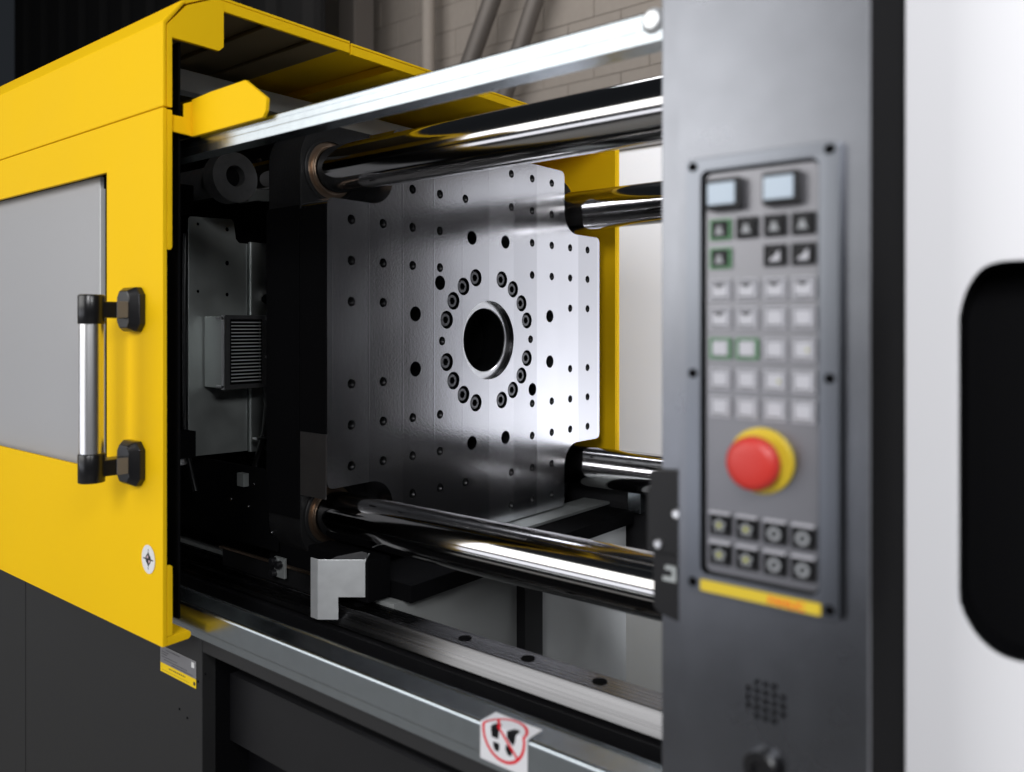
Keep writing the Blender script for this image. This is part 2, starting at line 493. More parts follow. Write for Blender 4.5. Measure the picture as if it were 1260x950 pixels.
# centre-of-mass style marker, printed on a round white film
def paint_mark(a, b):
    x, y = a - 0.017, b - 0.0185
    w = (0.74, 0.74, 0.74); k = (0.02, 0.02, 0.02)
    r = math.hypot(x, y)
    if abs(y) < 0.0009 and abs(x) < 0.0125: return k
    if abs(x) < 0.0007 and abs(y) < 0.0135: return (0.12, 0.12, 0.12)
    if abs(r - 0.0058) < 0.001: return k
    if r < 0.0048 and x * y > 0: return k
    if r < 0.0048: return (0.62, 0.42, 0.46)
    if 0.006 < abs(y) < 0.010 and abs(x) < (0.010 - abs(y)) * 0.8: return k
    return w
def place_mark(a, b):
    # square grid squashed onto a disc
    x, y = (a / 0.034) * 2 - 1, (b / 0.037) * 2 - 1
    u, v = x * math.sqrt(1 - y * y / 2), y * math.sqrt(1 - x * x / 2)
    return (-1.032 + u * 0.017, 0.5292, -0.300 + v * 0.0185)
def paint_mark_disc(a, b):
    p = place_mark(a, b)
    return paint_mark(p[0] + 1.032 + 0.017, p[2] + 0.300 + 0.0185)
printed("marker_sticker", 0.034, 0.037, 90, 90, paint_mark_disc, place_mark, door)

# handle
hx, hy = -1.067, 0.4735
handle = MB().lathe((hx, hy, 0), 'z', [(-0.160, 0.0142), (0.004, 0.0142)], 40).build("handle", ALU, door)
def handle_end(hc, up):
    lo, hi = (hc - 0.019, hc + 0.018) if up else (hc - 0.018, hc + 0.019)
    g = MB().lathe((hx, hy, 0), 'z', [(lo, 0.0145), (lo, 0.0152), (lo + 0.0006, 0.0158), (hi - 0.002, 0.0158), (hi - 0.0008, 0.0152), (hi, 0.0140)], 40)
    g.build("grip_cap", BPLA, handle, smooth=50)
    MB().box(hx - 0.013, hx + 0.013, hy + 0.008, 0.519, hc - 0.0115, hc + 0.0095).build("arm", BPLA, handle, bevel=0.002)
    # octagonal foot with sloping flanks and a small inset cover
    o8 = [(-0.027, -0.019), (-0.017, -0.029), (0.017, -0.029), (0.027, -0.019), (0.027, 0.019), (0.017, 0.029), (-0.017, 0.029), (-0.027, 0.019)]
    m = MB()
    a = [m.bm.verts.new((hx + x, 0.5297, hc + z + ZC)) for x, z in o8]
    b_ = [m.bm.verts.new((hx + x, 0.522, hc + z + ZC)) for x, z in o8]
    c_ = [m.bm.verts.new((hx + x * 0.60, 0.513, hc + z * 0.82 + ZC)) for x, z in o8]
    for p_, q_ in ((a, b_), (b_, c_)):
        for i in range(8):
            m.bm.faces.new((p_[i], p_[(i + 1) % 8], q_[(i + 1) % 8], q_[i]))
    m.bm.faces.new(a[::-1]); m.bm.faces.new(c_)
    m.build("mount", BPLA, handle, bevel=0.0012)
    MB().box(hx + 0.0135, hx + 0.0155, 0.4985, 0.513, hc - 0.011, hc + 0.010).build("inset_cover", DUCT, handle, bevel=0.0006)  # paler grey paints the highlight on this cover
handle_end(0.0225, True)
handle_end(-0.1785, False)

# hanger bracket by which the door runs on the upper rail
MB().prism([(0.5438, 0.250), (0.574, 0.2485), (0.574, 0.295), (0.561, 0.289), (0.561, 0.2715), (0.5438, 0.2715)], 'x', -1.004, -1.000).build("hanger_arm", YEL, door, bevel=0.0008)
MB().prism([(-0.9998, 0.2475), (-0.842, 0.2475), (-0.836, 0.2545), (-0.834, 0.270), (-0.878, 0.299), (-0.955, 0.2985), (-0.9998, 0.296)], 'y', 0.5705, 0.576).build("hanger_plate", YEL, door, bevel=0.0012)

# ================================================================== yellow rear cover (roof + rear door)
rear = thing("rear_cover", "yellow rear roof and rear door of the guard, seen from inside behind the steel plate", "guard cover", (-1.6, 1.3, -0.45))
MB().box(-2.4, XD, 0.8355, 1.604, 0.4365, 0.4405).build("roof_panel", YEL, rear, bevel=0.001)
MB().box(XD - 0.006, XD - 0.0005, 0.8355, 1.604, 0.4225, 0.4363).build("roof_lip", YEL, rear, bevel=0.0012)
MB().box(-2.4, -1.004, 0.93, 0.955, 0.422, 0.436).build("roof_rib", YEL, rear, bevel=0.002)
MB().box(-2.4, -1.004, 1.28, 1.305, 0.422, 0.436).build("roof_rib", YEL, rear, bevel=0.002)
MB().box(-2.4, XD - 0.0005, 1.6065, 1.612, -0.45, 0.4405).build("rear_panel", YEL, rear, bevel=0.001)
MB().box(XD - 0.004, XD, 1.6125, 1.624, -0.45, 0.4405).build("edge_return", YEL, rear, bevel=0.0008)

# bright white partition standing behind the machine
rg = thing("white_partition", "plain white partition standing behind the machine, right of the yellow rear door", "partition", (-0.9, 2.5, -1.35))
MB().box(-1.80, 0.42, 2.50, 2.53, -0.50, 0.62).build("board", BACKW, rg, bevel=0.003)
MB().box(-1.80, 0.42, 2.50, 2.53, -1.35, -0.512).build("kick_board", BEAM, rg, bevel=0.003)
MB().box(-1.81, 0.43, 2.49, 2.54, 0.622, 0.64).build("top_rail", DUCT, rg, bevel=0.003)

# ================================================================== rails
def rail_profile_top():
    return [(0.58, 0.227), (0.58, 0.2375), (0.5803, 0.2379), (0.5803, 0.2455), (0.58, 0.2459), (0.58, 0.2505), (0.582, 0.2525), (0.603, 0.2525), (0.605, 0.2505), (0.605, 0.227)]
tr = thing("guide_rail", "upper galvanised steel rail crossing in front of the top tie bar", "rail", (-0.7, 0.59, 0.227), group="galvanised door guide rails")
MB().prism(rail_profile_top(), 'x', -1.35, -0.304).build("rail_body", GALV, tr, bevel=0.0006)
MB().lathe((-0.3245, 0.58, 0.2435), 'y', [(-0.0045, 0.0035), (-0.0045, 0.0068), (-0.003, 0.0088), (-0.0012, 0.0094), (-0.0002, 0.0105)], 24).build("screw", ZINC, tr)

lr = thing("guide_rail", "lower galvanised steel rail on the dark base carrying the footprint warning sticker", "rail", (-0.7, 0.6, -0.409), group="galvanised door guide rails")
MB().prism([(0.58, -0.409), (0.58, -0.3985), (0.5792, -0.3975), (0.5792, -0.3732), (0.5796, -0.3714), (0.5806, -0.3700), (0.5822, -0.3692), (0.5840, -0.369), (0.6105, -0.369), (0.6122, -0.3672), (0.6134, -0.3672), (0.6155, -0.369), (0.625, -0.376), (0.625, -0.409)], 'x', -1.30, -0.20).build("rail_body", GALV, lr, bevel=0.0006)
MB().lathe((-0.38, 0.5792, -0.391), 'y', [(-0.003, 0.004), (-0.0028, 0.0062), (-0.0002, 0.0072)], 20).build("screw", GALV, lr)

# no-stepping sticker folded over the front edge of the lower rail: a = along X, b = up the front then back over the top
SW, SF, ST = 0.056, 0.0335, 0.0225
def sticker_place(a, b):
    x = -0.5065 + a
    if b < SF:
        return (x, 0.5786, -0.4025 + b)
    t = b - SF
    if t < 0.0045:
        q = t / 0.0045 * (PI / 2)
        return (x, 0.5786 + 0.0045 * (1 - math.cos(q)), -0.369 + 0.0008 * math.sin(q))
    return (x, 0.5786 + t, -0.3682)
def inside(poly, x, y):
    c = False
    n = len(poly)
    for i in range(n):
        x1, y1 = poly[i]; x2, y2 = poly[(i + 1) % n]
        if (y1 > y) != (y2 > y) and x < (x2 - x1) * (y - y1) / (y2 - y1) + x1:
            c = not c
    return c
def ell(x, y, cx, cy, rx, ry, rot=0):
    c, s_ = math.cos(rot), math.sin(rot)
    u, v = (x - cx) * c + (y - cy) * s_, -(x - cx) * s_ + (y - cy) * c
    return (u / rx) ** 2 + (v / ry) ** 2 < 1
FEET = ([(-.0150, .004), (-.0148, -.001), (-.0140, -.0055), (-.0062, -.0055), (-.0052, 0), (-.0050, .006), (-.0068, .0105), (-.0100, .0115), (-.0135, .009)],
        [(-.0125, -.0093), (-.0050, -.0093), (-.0046, -.014), (-.0065, -.0172), (-.0095, -.0172), (-.0118, -.0145)],
        [(.0038, .006), (.0042, -.001), (.0075, -.0042), (.0118, -.0062), (.0136, -.002), (.0148, .005), (.0142, .0105), (.011, .0128), (.0068, .0115)],
        [(.0032, -.0068), (.0070, -.0090), (.0102, -.0110), (.0100, -.0150), (.0078, -.0170), (.0045, -.0160), (.0022, -.0118)])
def paint_step(a, b):
    x, y = a - SW / 2, b - (SF + ST) / 2 - 0.0015
    white, red, blk = (0.66, 0.66, 0.68), (0.62, 0.008, 0.02), (0.004, 0.004, 0.005)
    r = math.hypot(x, y)
    if abs(r - 0.0240) < 0.0015: return red
    s_ = (x + y) / math.sqrt(2)
    if r < 0.0240 and abs(s_) < 0.0014: return red
    for poly in FEET:
        if inside(poly, x, y): return blk
    return white
printed("warning_sticker", SW, SF + ST, 170, 170, paint_step, sticker_place, lr)

# ================================================================== machine base
base = thing("base_cabinet", "dark grey base cabinet under the yellow door and the lower rail", "machine base", (-1.2, 0.8, -1.35))
MB().box(-2.4, -1.5735, 0.585, 0.605, -1.33, -0.410).build("front_panel", DGREY, base, bevel=0.0012)
fp = MB().box(-1.5715, -0.9985, 0.585, 0.605, -1.33, -0.410).build("front_panel", DGREY, base, bevel=0.0012)
MB().box(-0.998, -0.20, 0.585, 0.605, -0.4285, -0.410).build("cross_beam", DGREY, base, bevel=0.0012)
MB().box(-1.003, -0.9985, 0.6055, 0.656, -1.33, -0.43).build("jamb", BLKD, base)
MB().box(-0.998, -0.20, 0.655, 0.665, -1.33, -0.43).build("recess_panel", mat("recess_paint", (0.004, 0.004, 0.005), 0.5, spec=0.12), base)
for x, h in ((-1.055, -0.520), (-1.035, -0.526), (-0.990, -0.455), (-1.055, -0.625), (-1.035, -0.632), (-1.008, -0.635), (-1.008, -0.47)):
    MB().lathe((x, 0.585, h), 'y', [(-0.0008, 0.0014), (-0.0001, 0.0018)], 10).build("plug", BLKD, base)
def paint_plate(a, b):
    g, y_, k, w = (0.17, 0.17, 0.18), (0.80, 0.55, 0.01), (0.03, 0.03, 0.035), (0.65, 0.65, 0.65)
    W_, H_ = 0.093, 0.036
    if b < 0.0125:
        if (a - 0.0885) ** 2 + (b - 0.0055) ** 2 < 0.0028 ** 2: return k
        if 0.0072 < b < 0.0092 and 0.022 < a < 0.066 and math.sin(a * 2900) + math.sin(a * 1270) > -0.5: return k
        if 0.0030 < b < 0.0040 and 0.004 < a < 0.075 and math.sin(a * 3900) > -0.3: return (0.25, 0.16, 0.02)
        return y_
    if 0.081 < a < 0.088 and 0.026 < b < 0.033: return w
    for i, (r0, x0, x1) in enumerate(((0.032, 0.015, 0.052), (0.0285, 0.003, 0.022), (0.025, 0.003, 0.018), (0.0215, 0.003, 0.045), (0.018, 0.010, 0.07), (0.0148, 0.03, 0.085))):
        if abs(b - r0) < 0.0007 and x0 < a < x1 and math.sin(a * (3100 + 400 * i)) + math.sin(a * 1700 + i) > -0.4: return k
    if a < 0.0006 or a > W_ - 0.0006 or b > H_ - 0.0006: return (0.28, 0.28, 0.28)
    return g
printed("name_plate", 0.093, 0.036, 200, 80, paint_plate, lambda a, b: (-1.105 + a, 0.5842, -0.4805 + b), base)

bed = thing("machine_bed", "black machine bed and grey crossmember under the tie bars", "machine bed", (-1.0, 1.1, -1.35))
MB().box(-1.7, -0.2, 0.626, 0.768, -0.56, -0.47).build("trough", BLK, bed)
MB().box(-1.7, -0.2, 0.774, 0.838, -1.3, -0.4445).build("rail_base", BLK, bed, bevel=0.002)
MB().box(-1.7, -0.885, 0.855, 1.50, -0.412, -0.385).build("carriage_plate", BLKD, bed, bevel=0.002)
MB().box(-1.7, -0.905, 0.839, 1.155, -1.3, -0.4125).build("crossmember", BEDG, bed)
MB().box(-1.7, -0.905, 1.156, 1.50, -1.3, -0.4125).build("side_panel", BEAM, bed)
MB().box(-0.9045, -0.885, 1.129, 1.182, -1.3, -0.4125).build("post", BLK, bed, bevel=0.002)
MB().box(-1.7, -0.2, 1.515, 1.63, -0.60, -0.318).build("rear_beam", BLK, bed, bevel=0.003)
MB().box(-0.90, -0.868, 1.498, 1.5145, -0.39, -0.345).build("clamp_block", GALV, bed, bevel=0.002)
MB().box(-1.02, -0.955, 0.97, 1.62, -0.3835, -0.378).build("strip", SHEET, bed)

# linear guide with counterbored bolt holes
lg = thing("linear_guide", "dark ground steel linear guide with round bolt holes beside the lower rail", "linear guide", (-0.9, 0.8, -0.4435))
MB().prism([(0.786, -0.4440), (0.786, -0.4425), (0.780, -0.4412), (0.7800, -0.4398), (0.7806, -0.4392), (0.7935, -0.4170), (0.7945, -0.4160), (0.833, -0.4160), (0.835, -0.4180), (0.835, -0.4440)], 'x', -1.65, -0.2).build("guide_body", GUIDE, lg, bevel=0.0005)
hp = None
for k in range(10):
    x = -1.485 + k * 0.1065
    if hp is None:
        hp = MB().lathe((x, 0.814, -0.4159), 'z', [(-0.0001, 0.0085), (0.0004, 0.0095), (0.0004, 0.0080), (-0.0001, 0.0076)], 24).build("hole_plug", BLKD, lg)
        hp.data = MB().lathe((0, 0, 0), 'z', [(-0.0003, 0.0090), (0.0003, 0.0088)], 24).build("hole_plug_mesh", BLKD).data
        bpy.data.objects.remove(bpy.data.objects["hole_plug_mesh"])
    else:
        dup(hp, (x, 0.814, -0.4157), lg)

# ================================================================== moving platen
YC, HC = 1.1675, -0.025
pl = thing("moving_platen", "upright milled steel mould plate with ring of socket bolts round its centre bore", "platen", (-1.06, YC, -0.375))
PW, PH, NW, NH = 0.3765, 0.350, 0.134, 0.128
def platen_outline():
    """one quarter notched, mirrored to all four; (y,h)"""
    r1, r2 = 0.012, 0.045
    q = []
    # start right edge, go up: corner of flange, concave fillet of notch, top corner
    def arc(cx, cy, r, a0, a1, n):
        return [(cx + r * math.cos(R(a0 + (a1 - a0) * k / n)), cy + r * math.sin(R(a0 + (a1 - a0) * k / n))) for k in range(n + 1)]
    q += arc(PW - r1, PH - NH - r1, r1, 0, 90, 5)
    q += arc(PW - NW + r2, PH - NH + r2, r2, 270, 180, 8)
    q += arc(PW - NW - r1, PH - r1, r1, 0, 90, 5)
    Q1 = q
    Q2 = [(-y, h) for y, h in reversed(q)]
    Q3 = [(-y, -h) for y, h in q]
    Q4 = [(y, -h) for y, h in reversed(q)]
    return [(YC + y, HC + h) for y, h in Q1 + Q2 + Q3 + Q4]
GP, GH = 0.0659, 0.0640
small = []
for row, cols in ((5, (1, 2, 3)), (4, (1, 2, 3)), (3, (2, 3, 4, 5)), (2, (2, 3, 4, 5)), (1, (4, 5))):
    for sr in (1, -1):
        for c_ in cols:
            for sc in (1, -1):
                small.append((YC + sc * c_ * GP, HC + sr * row * GH))
big = [(sy * a, sh * b) for a, b in ((0.048, 0.187), (0.191, 0.0465)) for sy in (1, -1) for sh in (1, -1)]
big += [(-0.1315, 0.1015), (0.1325, -0.100)]
RB = 0.1205
bolts = [(YC + RB * math.cos(R(a)), HC + RB * math.sin(R(a))) for a in range(0, 360, 18) if a % 90]
holes = [(y, h, 0.0078) for y, h in small] + [(YC + y, HC + h, 0.0128) for y, h in big] + [(y, h, 0.0160) for y, h in bolts]
holes += [(YC - 0.1265, HC, 0.0078), (YC + 0.1265, HC, 0.0078)]
centre = [(YC + 0.0735 * math.cos(2 * PI * k / 72), HC + 0.0735 * math.sin(2 * PI * k / 72)) for k in range(72)]
MB().plate(platen_outline(), holes + [centre], 'x', -1.0, 0.064, 24).build("face_plate", MILLED, pl, bevel=0.0007, seg=1)
# stepped locating ring inside the bore
MB().lathe((-1.0, YC, HC), 'x', [(-0.030, 0.0731), (-0.0105, 0.0731), (-0.0105, 0.0600), (-0.0115, 0.0590), (-0.0135, 0.0588)], 72, caps=False).build("locating_ring", ALU, pl, smooth=30)
MB().lathe((-1.0, YC, HC), 'x', [(-0.0136, 0.0588), (-0.10, 0.0588), (-0.10, 0.030), (-0.16, 0.030), (-0.16, 0.0005)], 48, caps=False).build("bore", BLKD, pl)
MB().lathe((-1.0, YC, HC), 'x', [(-0.0006, 0.0734), (-0.0104, 0.0732)], 72, caps=False).build("recess_shade_liner", HOLE_SHADE, pl, smooth=30)  # added dark liner, paints shade over the milled wall of the recess
# threaded holes: short liners with thread ridges
def liner(y, h, r):
    prof = [(-0.0002, r * 0.995)]
    for k in range(9):
        prof += [(-0.002 - k * 0.003, r * 0.985), (-0.0035 - k * 0.003, r * 0.86)]
    prof += [(-0.034, r * 0.85), (-0.036, 0.0004)]
    return MB().lathe((-1.0009, y, h), 'x', prof, 20, caps=False)
tp = None
for y, h in small + [(YC - 0.1265, HC), (YC + 0.1265, HC)]:
    if tp is None:
        tp = liner(y, h, 0.0078).build("threaded_hole", HOLE_SHADE, pl, smooth=20)
        off = _wl[tp.name] - Vector((-1.0009, y, h + ZC))
    else:
        dup(tp, (-1.0009 + off.x, y + off.y, h + off.z), pl)
# socket head bolts, sunk in their counterbores
def bolt(y, h):
    m = MB()
    n = 24
    def ring(x, r, hexa=False, k0=0):
        out = []
        for k in range(n):
            a = 2 * PI * k / n
            rr = r
            if hexa:
                rr = r * math.cos(PI / 6) / math.cos(((a) % (PI / 3)) - PI / 6)
            out.append(m.bm.verts.new((x, y + rr * math.cos(a), h + rr * math.sin(a) + ZC)))
        return out
    rs = [ring(-1.060, 0.0118), ring(-1.0045, 0.0118), ring(-1.0030, 0.0108), ring(-1.0030, 0.0070, True), ring(-1.0125, 0.0066, True)]
    for a, b in zip(rs, rs[1:]):
        for k in range(n):
            m.bm.faces.new((a[k], a[(k + 1) % n], b[(k + 1) % n], b[k]))
    m.bm.faces.new(rs[-1])
    return m
bp_ = None
for y, h in bolts:
    if bp_ is None:
        bp_ = bolt(y, h).build("socket_bolt", BOLT, pl, smooth=30)
        off = _wl[bp_.name] - Vector((-1.0, y, h + ZC))
    else:
        dup(bp_, (-1.0 + off.x, y + off.y, h + off.z), pl)
# cast body behind the plate, rounded ears round the tie bars
MB().prism([(YC + y, HC + h) for y, h in rrect(-0.3765, 0.3765, -0.352, 0.352, 0.062, 8)], 'x', -1.150, -1.0655).build("cast_body", CAST, pl, bevel=0.002)
MB().box(-1.064, -1.0012, YC - 0.3782, YC - 0.3768, -0.262, -0.1635).build("machined_edge", EDGE, pl)
MB().box(-1.064, -1.0008, YC - 0.3785, YC - 0.3768, -0.163, 0.184).build("side_cover", BLKD, pl)
MB().box(-1.152, -1.0662, YC - 0.3792, YC - 0.3775, -0.30, 0.19).build("side_cover", BLKD, pl)
BARS = [(0.85, 0.252), (1.485, 0.252), (0.85, -0.302), (1.485, -0.302)]
rg_ = None
for y, h in BARS[:1] + BARS[2:3] + BARS[1:2] + BARS[3:]:
    if rg_ is None:
        rg_ = MB().lathe((-1.0655, y, h), 'x', [(0.0002, 0.052), (0.002, 0.052), (0.003, 0.051), (0.003, 0.0465), (0.0002, 0.0460)], 48, caps=False).build("bushing", CAST, pl, smooth=30)
        off = _wl[rg_.name] - Vector((-1.0655, y, h + ZC))
        rb = MB().lathe((-1.0655, y, h), 'x', [(0.0002, 0.0459), (0.0006, 0.0440), (0.0008, 0.0395), (0.0040, 0.0391), (0.0044, 0.0384), (0.0056, 0.0384), (0.0060, 0.0390), (0.0085, 0.0387), (0.0090, 0.0379)], 48, caps=False).build("wiper_ring", BRASS, rg_, smooth=30)
        off2 = _wl[rb.name] - Vector((-1.0655, y, h + ZC))
    else:
        q = dup(rg_, (-1.0655 + off.x, y + off.y, h + off.z), pl)
        dup(rb, (-1.0655 + off2.x, y + off2.y, h + off2.z), q)

# ================================================================== tie bars
tb = ("upper front chromed tie bar, directly under the upper galvanised rail", "upper rear chromed tie bar ending in the top right notch of the steel plate",
      "lower front chromed tie bar passing above the linear guide", "lower rear chromed tie bar ending in the bottom right notch of the steel plate")
for (y, h), lab in zip(BARS, tb):
    o = MB().lathe((0, y, h), 'x', [(-1.62, 0.0376 if y < 1 else 0.0425), (-0.16, 0.0376 if y < 1 else 0.0425)], 96).build("tie_bar", CHROME)
    o["label"] = lab; o["category"] = "tie bar"; o["group"] = "chromed tie bars of the clamp"

# fixed platen at the right end, hidden by the control column from the front
fx = MB().plate([(YC + y, HC + h) for y, h in rrect(-0.40, 0.40, -0.36, 0.36, 0.04, 6)], [(YC, HC, 0.06)], 'x', -0.13, 0.17).build("fixed_platen", CAST, bevel=0.003, cat="platen")
fx["label"] = "dark cast fixed platen behind the control column, holding the tie bar ends"

# ================================================================== inside the clamp, left of the platen
bw = thing("clamp_housing", "black inner housing of the clamp with pale grey beam under the yellow roof", "housing", (-1.6, 1.1, -0.4))
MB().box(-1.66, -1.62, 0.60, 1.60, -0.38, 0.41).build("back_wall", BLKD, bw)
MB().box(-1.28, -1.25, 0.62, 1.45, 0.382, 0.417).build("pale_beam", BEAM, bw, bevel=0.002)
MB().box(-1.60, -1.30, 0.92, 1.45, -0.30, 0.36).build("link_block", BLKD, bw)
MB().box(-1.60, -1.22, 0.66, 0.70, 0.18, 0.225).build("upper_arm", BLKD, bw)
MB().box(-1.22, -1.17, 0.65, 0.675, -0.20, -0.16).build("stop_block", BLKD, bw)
MB().lathe((-1.188, 0.66, -0.2115), 'z', [(0.0, 0.0085), (0.001, 0.0095), (0.0045, 0.0095), (0.005, 0.0085), (0.007, 0.0085), (0.0115, 0.0085)], 24).build("stop_foot", ALU, bw, smooth=30)
for k in range(3):
    MB().box(-1.225, -1.205, 0.655, 0.66, 0.005 + k * 0.0125, 0.012 + k * 0.0125).build("switch", SHEET, bw)

tg = thing("toggle_pin", "dark steel toggle pin with bored end just under the left end of the upper rail", "pin", (-1.25, 0.769, 0.25))
MB().plate([(0.769 + 0.0415 * math.cos(2 * PI * k / 48), 0.247 + 0.0415 * math.sin(2 * PI * k / 48)) for k in range(48)], [(0.769, 0.249, 0.0175)], 'x', -1.21, 0.03, 32).build("collar", MATTE, tg, bevel=0.0012)
MB().lathe((-1.245, 0.769, 0.247), 'x', [(0, 0.026), (-0.12, 0.026)], 32).build("shaft", MATTE, tg)
MB().lathe((-1.23, 0.769, 0.249), 'x', [(0.0, 0.0174), (0.004, 0.0172)], 32).build("pin_core", BLKD, tg)

ms = thing("mounting_sheet", "bent zinc mounting sheet with small holes standing inside left of the platen", "metal sheet", (-1.34, 0.83, -0.228))
MB().plate([(0.757, -0.226), (0.873, -0.229), (0.873, 0.153), (0.856, 0.153), (0.849, 0.160), (0.845, 0.190), (0.840, 0.195), (0.760, 0.192), (0.757, 0.188)],
           [(0.775, 0.180, 0.003), (0.832, 0.176, 0.004), (0.832, 0.115, 0.0045), (0.832, 0.058, 0.0038), (0.775, 0.062, 0.003), (0.792, 0.008, 0.004), (0.822, 0.010, 0.004), (0.862, 0.004, 0.005)], 'x', -1.335, 0.003, 12).build("sheet", SHEET, ms, bevel=0.0006)
MB().prism([(-1.3352, 0.8745), (-1.3300, 0.8745), (-1.3285, 0.8765), (-1.3285, 0.9115), (-1.3315, 0.9115), (-1.3315, 0.8780), (-1.3352, 0.8777)], 'z', -0.231, 0.156).build("side_strip", SHEET, ms, bevel=0.0004)
MB().box(-1.3315, -1.322, 0.832, 0.846, -0.002, 0.017).build("switch", BLKD, ms, bevel=0.001)
MB().lathe((-1.3125, 0.8935, 0.051), 'x', [(0, 0.006), (0.006, 0.006), (0.0065, 0.009), (0.014, 0.009), (0.015, 0.0065), (0.024, 0.0065), (0.0245, 0.008), (0.030, 0.0075)], 20).build("plug_connector", BLKD, ms)
MB().box(-1.318, -1.300, 0.912, 0.926, 0.036, 0.069).build("terminal", ALU, ms, bevel=0.001)
MB().box(-1.318, -1.300, 0.912, 0.926, -0.150, -0.120).build("terminal", ALU, ms, bevel=0.001)

fan = thing("cooling_unit", "small boxed cooling unit with horizontal slat grille on the zinc sheet", "cooling unit", (-1.30, 0.828, -0.108))
MB().box(-1.3315, -1.274, 0.784, 0.872, -0.106, 0.018).build("housing", SHEET, fan, bevel=0.0015)
MB().plate([(0.782, -0.108), (0.8745, -0.108), (0.8745, 0.020), (0.782, 0.020)], [[(0.794, -0.100), (0.794, 0.013), (0.857, 0.013), (0.857, -0.100)]], 'x', -1.266, 0.0075).build("front_frame", MATTE, fan, bevel=0.0006)
MB().box(-1.2735, -1.2728, 0.7945, 0.8565, -0.0995, 0.0125).build("dark_mesh", BLKD, fan)
MB().box(-1.2735, -1.2645, 0.7818, 0.7838, -0.108, 0.020).build("bright_edge", ALU, fan)
MB().plate([(0.7942, -0.0998), (0.8568, -0.0998), (0.8568, 0.0128), (0.7942, 0.0128)], [[(0.7957, -0.0983), (0.7957, 0.0113), (0.8553, 0.0113), (0.8553, -0.0983)]], 'x', -1.2655, 0.002).build("grille_rim", GALV, fan)
sl = None
for k in range(18):
    h = -0.0945 + k * 0.006
    if sl is None:
        sl = MB().box(-1.2690, -1.2658, 0.7958, 0.8552, h - 0.0009, h + 0.0009).build("slat", ZINC, fan)
    else:
        dup(sl, (-1.2674, 0.8255, h), fan)
for y, h in ((0.7765, 0.0145), (0.8665, 0.0145), (0.7765, -0.1025), (0.8665, -0.054)):
    MB().lathe((-1.266, y, h), 'x', [(-0.012, 0.0028), (0.004, 0.0028), (0.005, 0.002)], 12).build("screw", ALU, fan)
cb = MB().path([(-1.295, 0.885, -0.105), (-1.29, 0.886, -0.14), (-1.292, 0.882, -0.19), (-1.30, 0.876, -0.225), (-1.31, 0.872, -0.26)], 0.0065, 12).build("cable", BPLA, cat="cable", smooth=60)
cb["label"] = "short black cable hanging below the slatted cooling unit"
ck = MB().box(-1.3005, -1.285, 0.860, 0.905, -0.204, -0.200).build("cable_clip", ALU, cat="clip", bevel=0.0008)
ck["label"] = "thin metal clip holding the black cable on the zinc sheet"

for nm, pts, r, lab in (
        ("cable", [(-1.325, 0.745, 0.16), (-1.322, 0.742, 0.05), (-1.325, 0.744, -0.08), (-1.32, 0.742, -0.2), (-1.30, 0.75, -0.28)], 0.0045, "long thin black cable running down beside the left edge of the zinc sheet"),
        ("cable", [(-1.305, 0.918, 0.05), (-1.29, 0.93, 0.10), (-1.285, 0.925, 0.18), (-1.29, 0.90, 0.24), (-1.28, 0.86, 0.30)], 0.004, "thin black cable rising from the terminal beside the zinc sheet to the roof beam")):
    cc = MB().path(pts, r, 10).build(nm, BPLA, cat=nm, smooth=60)
    cc["label"] = lab

# galvanised catch bracket and slide block at the lower left
gb = thing("catch_bracket", "folded galvanised bracket with stepped lower edge standing over the linear guide", "bracket", (-0.955, 0.78, -0.43))
Lx, Ly = -0.9850, 0.762
ang = math.atan2(0.629, 0.777)
m = MB().plate([(Lx, -0.432), (Lx + 0.030, -0.432), (Lx + 0.030, -0.399), (Lx + 0.070, -0.399), (Lx + 0.070, -0.3435), (Lx, -0.3435)], [], 'y', Ly, 0.0022)
m.turn((Lx, Ly, 0), ang).build("front_face", ZINC, gb, bevel=0.0007)
MB().prism([(Lx - 0.0004, Ly + 0.0002), (Lx - 0.018, Ly + 0.0006), (Lx - 0.018, Ly + 0.0026), (Lx + 0.0004, Ly + 0.0026)], 'z', -0.432, -0.3435).build("left_flange", ZINC, gb, bevel=0.0004)
rx, ry = Lx + 0.070 * math.cos(ang), Ly + 0.070 * math.sin(ang)
MB().prism([(rx + 0.0002, ry + 0.0006), (rx - 0.022, ry + 0.028), (rx - 0.0236, ry + 0.0266), (rx - 0.0016, ry - 0.0004)], 'z', -0.399, -0.3435).build("right_flange", ZINC, gb, bevel=0.0004)
MB().plate([(-0.985, -0.40), (-0.930, -0.40), (-0.930, -0.336), (-0.938, -0.3335), (-0.975, -0.341), (-0.985, -0.346)], [], 'y', 0.800, 0.002).turn((-0.95, 0.80, 0), ang).build("back_plate", MATTE, gb, bevel=0.0005)
MB().lathe((-0.962, 0.800, -0.352), 'z', [(-0.04, 0.008), (0.0, 0.008), (0.004, 0.006)], 16).build("bolt", BPLA, gb)

